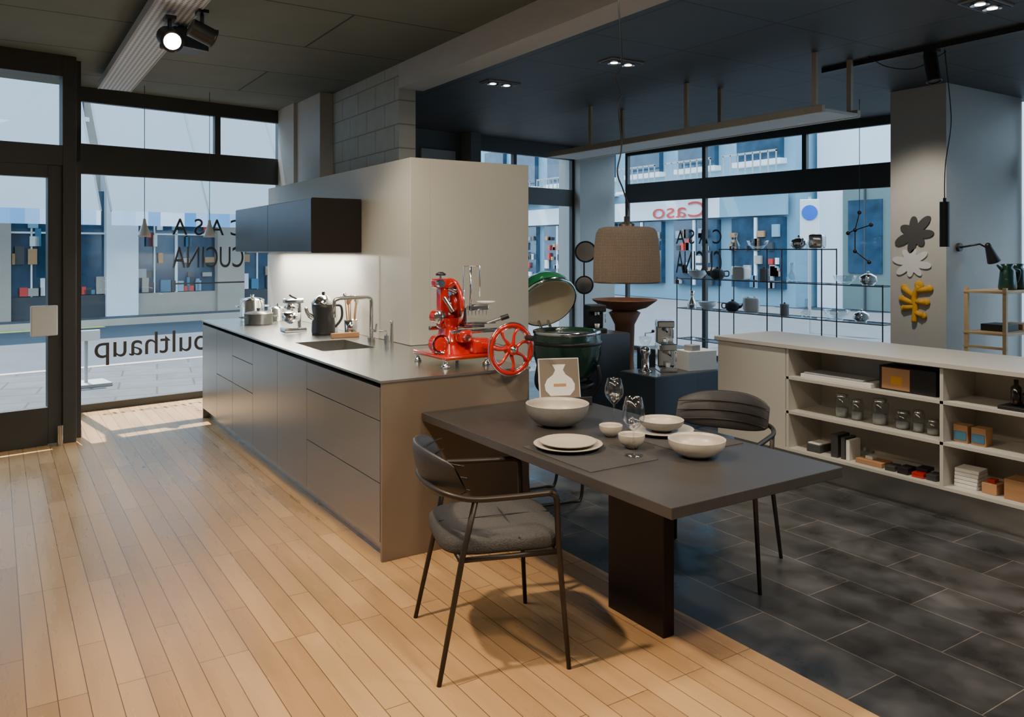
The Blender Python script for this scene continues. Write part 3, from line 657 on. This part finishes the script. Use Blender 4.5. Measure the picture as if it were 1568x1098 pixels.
# ------------------------------------------------------------ wall splat decorations
def splat(z,y,R0,mat,n,ph):
    b=B('wall_decoration'); P=[]
    N=n*16
    for i in range(N):
        a=2*pi*i/N; lobe=.5+.5*math.cos(n*a+ph+.5*math.sin(a)); rr=R0*(.40+.5*lobe**.6*(.75+.35*math.sin(2*a+ph)))
        P.append((rr*math.cos(a),rr*math.sin(a)*1.05))
    L=Matrix(((0,0,-1,0),(-1,0,0,0),(0,1,0,0),(0,0,0,1)))
    X=T(7.418,y,z)@L
    b.prism(P,0,.012,mat,X); b.done()
splat(1.70,4.33,.23,m_dgrey,7,.3); splat(1.42,4.36,.21,m_panel,8,1.4); 
b=B('wall_decoration'); X=T(7.418,4.33,1.05)@Matrix(((0,0,-1,0),(-1,0,0,0),(0,1,0,0),(0,0,0,1))); b.M=X
b.tube(cat([(0,-.2,.012),(.01,-.05,.012),(0,.05,.012),(.05,.15,.012)],5),.026,m_yel)
for a in (((0,-.02),(-.12,.02)),((0,.04),(-.10,.13)),((.02,.0),(.12,.0)),((.03,.1),(.15,.13)),((0,-.1),(.09,-.13)),((0,-.05),(-.1,-.07))):
    b.tube([(a[0][0],a[0][1],.014),(a[1][0],a[1][1],.014)],[.022,.03],m_yel); b.sph((a[1][0],a[1][1],.014),.034,m_yel,(1,1,.5))
b.sph((.05,.16,.014),.045,m_yel,(1,1,.4)); b.done()
b=B('cylinder_pendant'); b.cyl((6.2,3.38,1.57),(6.2,3.38,1.92),.036,m_black,seg=24); b.cyl((6.2,3.38,1.92),(6.2,3.38,1.95),.012,m_black)
b.tube(cat([(6.2,3.38,1.95),(6.21,3.38,2.2),(6.27,3.37,2.5),(6.28,3.38,2.7),(6.20,3.38,H)],6),.004,m_black,6)
b.tube(cat([(6.22,3.38,H-.01),(6.1,3.55,2.98),(5.95,3.7,3.0),(5.85,3.8,H-.01)],6),.004,m_black,6); b.done()
b=B('wall_lamp'); b.cyl((7.62,4.028,1.57),(7.62,4.0,1.57),.04,m_black); b.tube([(7.62,4.0,1.57),(7.68,3.86,1.60),(7.74,3.80,1.55)],.009,m_black)
b.cyl((7.71,3.80,1.58),(7.78,3.78,1.44),.028,m_black,.06); b.sph((7.71,3.8,1.585),.028,m_black); b.done()
b=B('branching_lamp')
pp=[(7.5,5.10,1.72),(7.5,5.02,1.75),(7.5,4.84,1.80),(7.5,5.02,1.53),(7.5,4.86,1.42),(7.5,4.97,1.93)]
for a,c in ((0,1),(1,2),(1,3),(3,4),(1,5)): b.cyl(pp[a],pp[c],.006,m_black,seg=8)
for p in pp: b.sph(p,.022,m_black)
b.cyl(pp[5],(7.5,4.97,H),.003,m_black,seg=6); b.done()
b=B('wooden_shelf')
for x in (7.22,8.3):
    for y in (3.42,3.74): b.box(x-.015,x+.015,y-.015,y+.015,0,1.22,m_lwood)
for z in (1.19,.83,.45): b.box(7.2,8.32,3.40,3.76,z-.02,z,m_lwood,.002)
b.box(7.2,7.23,3.4,3.76,.69,.71,m_lwood); b.done()
for x in (7.60,7.78):
    b=B('watering_jug'); b.lathe([(0,0),(.07,0),(.075,.02),(.06,.17),(.04,.20),(.055,.23),(.05,.23),(.035,.2),(0,.05)],m_teal,(x,3.58,1.19),seg=28)
    b.tube(cat([(x+.05,3.56,1.37),(x+.11,3.53,1.36),(x+.10,3.54,1.27),(x+.065,3.56,1.24)],4),.009,m_teal); b.tube([(x-.04,3.6,1.36),(x-.10,3.62,1.41)],[.02,.008],m_teal); b.done()
boxes('charcoal_box',[(7.5,3.6,.83,.25,.2,.06,m_black,0),(7.8,3.6,.83,.2,.2,.05,m_kraft,0)])
b=B('round_pan_display')
for c,r in (((6.30,8.0,1.52),.13),((6.28,8.0,1.10),.11)):
    q=Vector((-.6,-.8,0)).to_track_quat('Z','Y').to_matrix().to_4x4()
    b.lathe([(0,0),(r*.92,0),(r,.03),(r+.008,.03),(r*.95,-.006),(0,-.006)],m_dgrey,M=T(*c)@q,seg=40); b.lathe([(0,.002),(r*.9,.002)],m_chrome,M=T(*c)@q,seg=40)
b.cyl((6.30,8.03,0),(6.30,8.03,1.62),.010,m_black,seg=8); b.cyl((6.30,8.03,0),(6.30,8.03,.015),.14,m_black); b.done()

# ------------------------------------------------------------ ceiling fixtures
b=B('hanging_rack')
b.box(5.40,5.44,3.9,7.6,2.62,2.68,m_post,.003); b.box(5.86,5.90,3.9,7.6,2.62,2.68,m_post,.003); b.box(5.44,5.86,3.9,7.6,2.625,2.65,m_panel)
for y in (3.98,5.37,6.8):
    for x in (5.41,5.86): b.box(x-.0,x+.03,y-.02,y+.02,2.65,H,m_post)
b.done()
b=B('ceiling_light_rail')
b.box(.77,1.03,-1.5,7.9,2.97,3.02,m_perf); b.box(.765,.775,-1.5,7.9,2.965,3.025,m_lgrey); b.box(1.025,1.035,-1.5,7.9,2.965,3.025,m_lgrey)
for y in (0,2,4,6,7.5): b.cyl((.9,y,3.02),(.9,y,H),.008,m_black,seg=8)
b.done()
def spot(x,y,z,tx,ty,tz,name='track_spotlight',lens=m_glow,r=.055,L=.14):
    b=B(name); d=(Vector((tx,ty,tz))-Vector((x,y,z))).normalized(); p=Vector((x,y,z))
    b.cyl(p-d*L*.5,p+d*L*.5,r,m_black,seg=24,cap=True); b.lathe([(0,0),(r*.82,0)],lens,M=T(*(p+d*(L*.5+.001)))@d.to_track_quat('Z','Y').to_matrix().to_4x4(),seg=24,smooth=False)
    b.lathe([(r,0),(r+.006,.01),(r-.004,.012)],m_black,M=T(*(p+d*(L*.5-.006)))@d.to_track_quat('Z','Y').to_matrix().to_4x4(),seg=24)
    b.tube([(x,y,z),(x,y,z+.10),(x,y,z+.12)],.012,m_black,8); b.box(x-.03,x+.03,y-.05,y+.05,z+.11,z+.13,m_black); b.done()
spot(.88,5.12,2.81,.95,4.2,2.38,r=.06); spot(1.04,5.0,2.84,2.0,5.1,2.5,lens=m_black)
b=B('projector'); b.cbox((1.02,5.42,2.88),(.24,.18,.12),m_black,20,.01); b.cyl((1.0,5.42,2.94),(1.0,5.42,2.97),.02,m_black); b.cyl((.95,5.34,2.87),(.92,5.30,2.87),.035,m_black); b.done()
b=B('ceiling_track'); b.box(5.95,5.99,2.3,4.3,3.06,H,m_black); b.done()
b=B('ceiling_track'); b.box(6.0,8.0,2.2,2.24,3.06,H,m_black); b.done()
spot(5.97,3.35,2.93,5.9,3.2,2.2,lens=m_black,r=.05,L=.22)
def recess(x,y):
    b=B('recessed_downlight'); b.box(x-.17,x+.17,y-.09,y+.09,H-.012,H-.001,m_lgrey); b.box(x-.155,x+.155,y-.075,y+.075,H-.016,H-.012,m_black)
    for dx in (-.075,.075):
        b.lathe([(.055,0),(.05,.004),(.03,.006)],m_chrome,(x+dx,y,H-.024),seg=20); b.lathe([(0,0),(.03,0)],m_glow,(x+dx,y,H-.020),seg=16,smooth=False)
    b.done()
recess(4.35,5.05); recess(3.95,6.3); recess(5.25,2.6); recess(4.3,1.6); 
for x in (1.196,1.786):
    b=B('cone_pendant'); b.lathe([(.012,.17),(.016,.13),(.055,.02),(.058,0),(.054,0),(.01,.12)],m_lgrey,(x,8.25,1.67),seg=28); b.cyl((x,8.25,1.83),(x,8.25,H),.003,m_black,seg=6); b.done()
b=B('smoke_detector'); b.lathe([(.05,H),(.05,H-.02),(.03,H-.035),(0,H-.035)],m_lgrey,(3.6,3.2,0)); b.done()
b=B('air_vent'); b.M=MF; b.box(4.0,4.55,-.03,0,2.55,2.85,m_lgrey); 
for k in range(6): b.box(3.45,3.75,-.03,-.02,2.5+k*.05,2.53+k*.05,m_lgrey)
b.done()

# ------------------------------------------------------------ exterior
m_road=pm('asphalt',(.038,.052,.066),.8,var=.25,scale=3)
m_pave=brickmat('pavement_slabs',(.060,.070,.080),(.045,.054,.062),(.02,.02,.02),.8,.5,.012,.8,rot=9,gvar=.2,bump=0)
m_stone=pm('beige_stone',(.36,.31,.25),.8,var=.1,scale=3)
m_bw=pm('pale_blue_render',(.20,.36,.45),.8,var=.06,scale=1)
m_bww=pm('white_render',(.72,.76,.78),.8,var=.03,scale=1)
m_shop=pm('shop_window',(.025,.06,.10),.08,var=.8,scale=2.5)
m_grn=pm('grey_green_door',(.13,.18,.17),.5,var=.05)
m_awn=transmat('awning_fabric',(.68,.72,.75),(.80,.85,.88),.55)
m_strip=brickmat('striped_valance',(.06,.24,.48),(.75,.77,.8),(.7,.72,.75),.25,2,.0,.8,plane='XZ',gvar=.02,bump=0)
m_sred=pm('red_sign',(.55,.04,.03),.5); m_sgrn=pm('green_sign',(.02,.45,.12),.5); m_syel=pm('yellow_line',(.6,.6,.1),.6); m_sblue=pm('blue_sign',(.01,.12,.55),.5)
m_leaf=pm('shrub_leaves',(.03,.09,.02),.7,var=.5,scale=20)
b=B('ground'); b.box(-60,60,-40,70,-.25,-.12,m_road); b.done()
b=B('pavement'); b.M=MF; b.box(-14,6.8,.1,3.2,-.14,-.02,m_pave); b.box(-14,6.8,3.2,3.35,-.14,-.015,m_stone); b.box(-20,12,10.6,11.55,-.14,.0,m_pave); b.box(-20,12,10.45,10.6,-.14,.02,m_stone); b.box(-4,3,10.2,10.4,-.119,-.115,m_syel)
b.box(7.6,9.0,-14,9,-.14,-.02,m_pave); b.done()
b=B('street_building'); b.M=MF@T(0,11.6,0)
b.box(-22,11,0.5,6,-.12,9,m_stone); x=-20; k=0
pal=[m_blue,m_paper,m_kraft,m_dgrey,m_bww,m_stone,m_bw,m_lgrey,m_brown,m_char,m_sred]
while x<9:
    b.box(x,x+.7,0,.5,-.12,3.3,m_stone if k%3 else m_bww); b.box(x+.7,x+2.6,.2,.5,.5,2.9,m_shop); b.box(x+.7,x+2.6,.1,.3,-.12,.5,m_stone if k%2 else m_dgrey)
    b.box(x+1.6,x+1.66,.15,.2,.5,2.9,m_bww); b.box(x+.7,x+2.6,.15,.2,1.9,1.94,m_bww); b.box(x+1.1,x+1.13,.15,.2,.5,2.9,m_bww)
    random.seed(k+3)
    for j in range(26):
        xx=x+.72+random.random()*1.7; hh=.10+random.random()*.3; zz=.52+random.choice([0,0,.35,.7,1.1,1.5]); w_=.06+random.random()*.18
        b.box(xx,xx+w_,.12,.18,zz,zz+hh,random.choice(pal))
    b.box(x+.5,x+2.2,.3,.52,4.6,6.4,m_shop); b.box(x+.4,x+2.3,.25,.5,4.5,4.6,m_bww)
    x+=2.6; k+=1
b.box(2.15,2.5,-.5,-.45,.9,2.1,m_sgrn)
b.done()
b=B('awning'); b.M=MF@T(0,11.6,0)
for x0 in (-9.7,-3.4,2.9):
    x1=x0+6.1
    b.add([(x0,-.10,5.7),(x1,-.10,5.7),(x1,-2.2,2.35),(x0,-2.2,2.35)],[(0,1,2,3)],m_awn)
    b.add([(x0,-2.21,2.35),(x1,-2.21,2.35),(x1,-2.21,2.05),(x0,-2.21,2.05)],[(0,1,2,3)],m_strip)
    for xx in (x0+1.2,x1-1.2): b.tube([(xx,-.10,3.4),(xx+.9,-1.2,3.2),(xx,-2.15,2.36)],.04,m_lgrey,6)
    for xx in (x0,x0+2.03,x0+4.06,x1): b.tube([(xx,-.12,5.68),(xx,-2.2,2.34)],.02,m_lgrey,6)
b.done(recalc=False)
b=B('menu_stand'); b.M=MF; b.box(.3,.75,1.5,1.9,-.02,.02,m_lgrey,.005); b.cyl((.52,1.7,.02),(.52,1.7,.55),.02,m_lgrey); b.box(.38,.66,1.66,1.70,.5,.62,m_panel,.005); b.done()
b=B('planter'); b.M=MF; b.box(-2.2,-.9,1.2,1.6,-.02,.3,m_dgrey,.01)
random.seed(5)
for k in range(40): b.sph((-2.15+random.random()*1.2,1.25+random.random()*.3,.32+random.random()*.15),.05+random.random()*.05,m_leaf,seg=8)
b.done()
b=B('street_building.001')
Y=14.9;k=0
b.box(19.3,26,14.8,40,-.12,12,m_bw)
random.seed(21)
while Y<34:
    b.box(19.1,19.3,Y+.3,Y+1.9,4.2,6.0,m_shop); b.box(19.0,19.3,Y+.2,Y+2.0,4.05,4.2,m_bww); b.box(18.7,19.3,Y+.1,Y+2.1,3.5,3.6,m_bww)
    for j in range(8): b.box(18.7,18.73,Y+.1+j*.28,Y+.13+j*.28,3.6,4.4,m_lgrey)
    b.box(18.7,18.73,Y+.1,Y+2.1,4.36,4.42,m_lgrey)
    b.box(19.1,19.3,Y+.2,Y+2.1,.4,2.5,m_shop); b.box(19.05,19.12,Y+1.1,Y+1.2,.4,2.5,m_bww)
    for j in range(26):
        yy=Y+.2+random.random()*1.7; zz=.42+random.choice([0,.35,.7,1.1,1.5]); b.box(19.0,19.08,yy,yy+.08+random.random()*.18,zz,zz+.12+random.random()*.25,random.choice(pal))
    b.box(19.0,19.1,Y,Y+2.5,2.55,3.2,m_bww if k%3 else m_bw)
    Y+=2.5; k+=1
b.done()
letter(None,'Caso',T(18.95,17.9,2.6)@Matrix(((0,0,-1,0),(1,0,0,0),(0,1,0,0),(0,0,0,1))),(2.4,.5),'shop_sign',m_sred)
b=B('street_building.002')
b.box(20,26,-10,14.6,-.12,5.6,m_bww)
for y in (-6,-3,0,3,6.5,9.5,12.3): b.box(19.9,20,y,y+1.4,-.1,3.2,m_grn); b.box(19.85,19.9,y+.2,y+1.2,.9,2.9,m_shop); b.box(19.84,19.9,y+.68,y+.72,-.1,3.2,m_dgrey)
b.done()
b=B('parking_sign'); b.cyl((13.64,10.13,-.12),(13.64,10.13,2.6),.03,m_lgrey,seg=10); b.cbox((13.60,10.10,2.12),(.03,.36,.85),m_paper,37,.01); b.cyl((13.58,10.085,2.28),(13.565,10.075,2.28),.15,m_sblue,seg=28); b.box(13.5,13.501,10.0,10.001,2.2,2.201,m_paper); b.done()

# ------------------------------------------------------------ lights
def light(kind,name,loc,tgt,power,col,**k):
    l=D.lights.new(name,kind); l.energy=power; l.color=col
    for a,v in k.items(): setattr(l,a,v)
    o=D.objects.new(name,l); C.scene.collection.objects.link(o); o.location=loc
    if tgt is not None: o.rotation_euler=(Vector(tgt)-Vector(loc)).to_track_quat('-Z','Y').to_euler()
    return o
W=(1,.76,.52); W2=(1,.88,.72); N_=(1,.95,.88)
light('SUN','sun',(0,20,20),(0+.15*9,20-9,20-9*2.15),15,(1,.95,.88),angle=.01)
S=dict(spot_blend=.8)
def sp_(n,l,t,p,c,a,ss=.12): light('SPOT',n,l,t,p,c,spot_size=math.radians(a),shadow_soft_size=ss,**S)
sp_('spot_chair',(.32,2.7,2.95),(1.8,2.6,0),320,W,80,.06)
sp_('spot_front',(1.9,.5,2.9),(1.8,1.7,0),200,W,95)
sp_('spot_table',(3.2,1.2,3.0),(2.3,2.8,.7),150,W2,70)
sp_('spot_island',(1.5,4.6,2.9),(2.1,4.9,.9),120,W2,80)
sp_('spot_tall',(2.2,2.6,3.0),(2.6,4.9,1.3),140,W2,70)
sp_('spot_left',(-.6,4.5,3.0),(-.1,4.3,0),70,N_,110)
sp_('spot_counter',(3.5,3.0,3.0),(4.6,2.7,.5),190,W2,80)
sp_('spot_rear',(4.6,5.0,3.0),(4.5,5.6,.6),210,W2,100)
sp_('spot_column',(6.2,3.9,3.0),(7.4,4.3,1.5),140,W2,60)
sp_('spot_floor_right',(3.6,1.0,3.0),(3.8,1.4,0),90,N_,100)
light('POINT','lamp_bulb',(lx,ly,1.53),None,9,(1,.72,.45),shadow_soft_size=.03)
light('AREA','under_cabinet_light',(2.18,6.75,1.515),(2.18,6.75,0),45,(1,.95,.82),shape='RECTANGLE',size=.12,size_y=1.9)
light('AREA','ceiling_fill_light',(.9,1.6,2.94),(.9,1.6,0),60,W2,shape='RECTANGLE',size=.24,size_y=6)  # large soft fill added just below the rail to brighten the room
w=D.worlds.new('World'); C.scene.world=w; w.use_nodes=True
bg=w.node_tree.nodes['Background']; bg.inputs[0].default_value=(.55,.77,1.0,1); bg.inputs[1].default_value=4.4

# ------------------------------------------------------------ camera
cd=D.cameras.new('Camera'); cam=D.objects.new('Camera',cd); C.scene.collection.objects.link(cam)
cam.location=(0,0,1.55); cam.rotation_euler=(math.radians(90),0,math.radians(-32.96))
cd.sensor_width=36; cd.lens=1223/1568*36; cd.shift_y=-167/1568; cd.clip_end=300; cd.clip_start=.05
C.scene.camera=cam
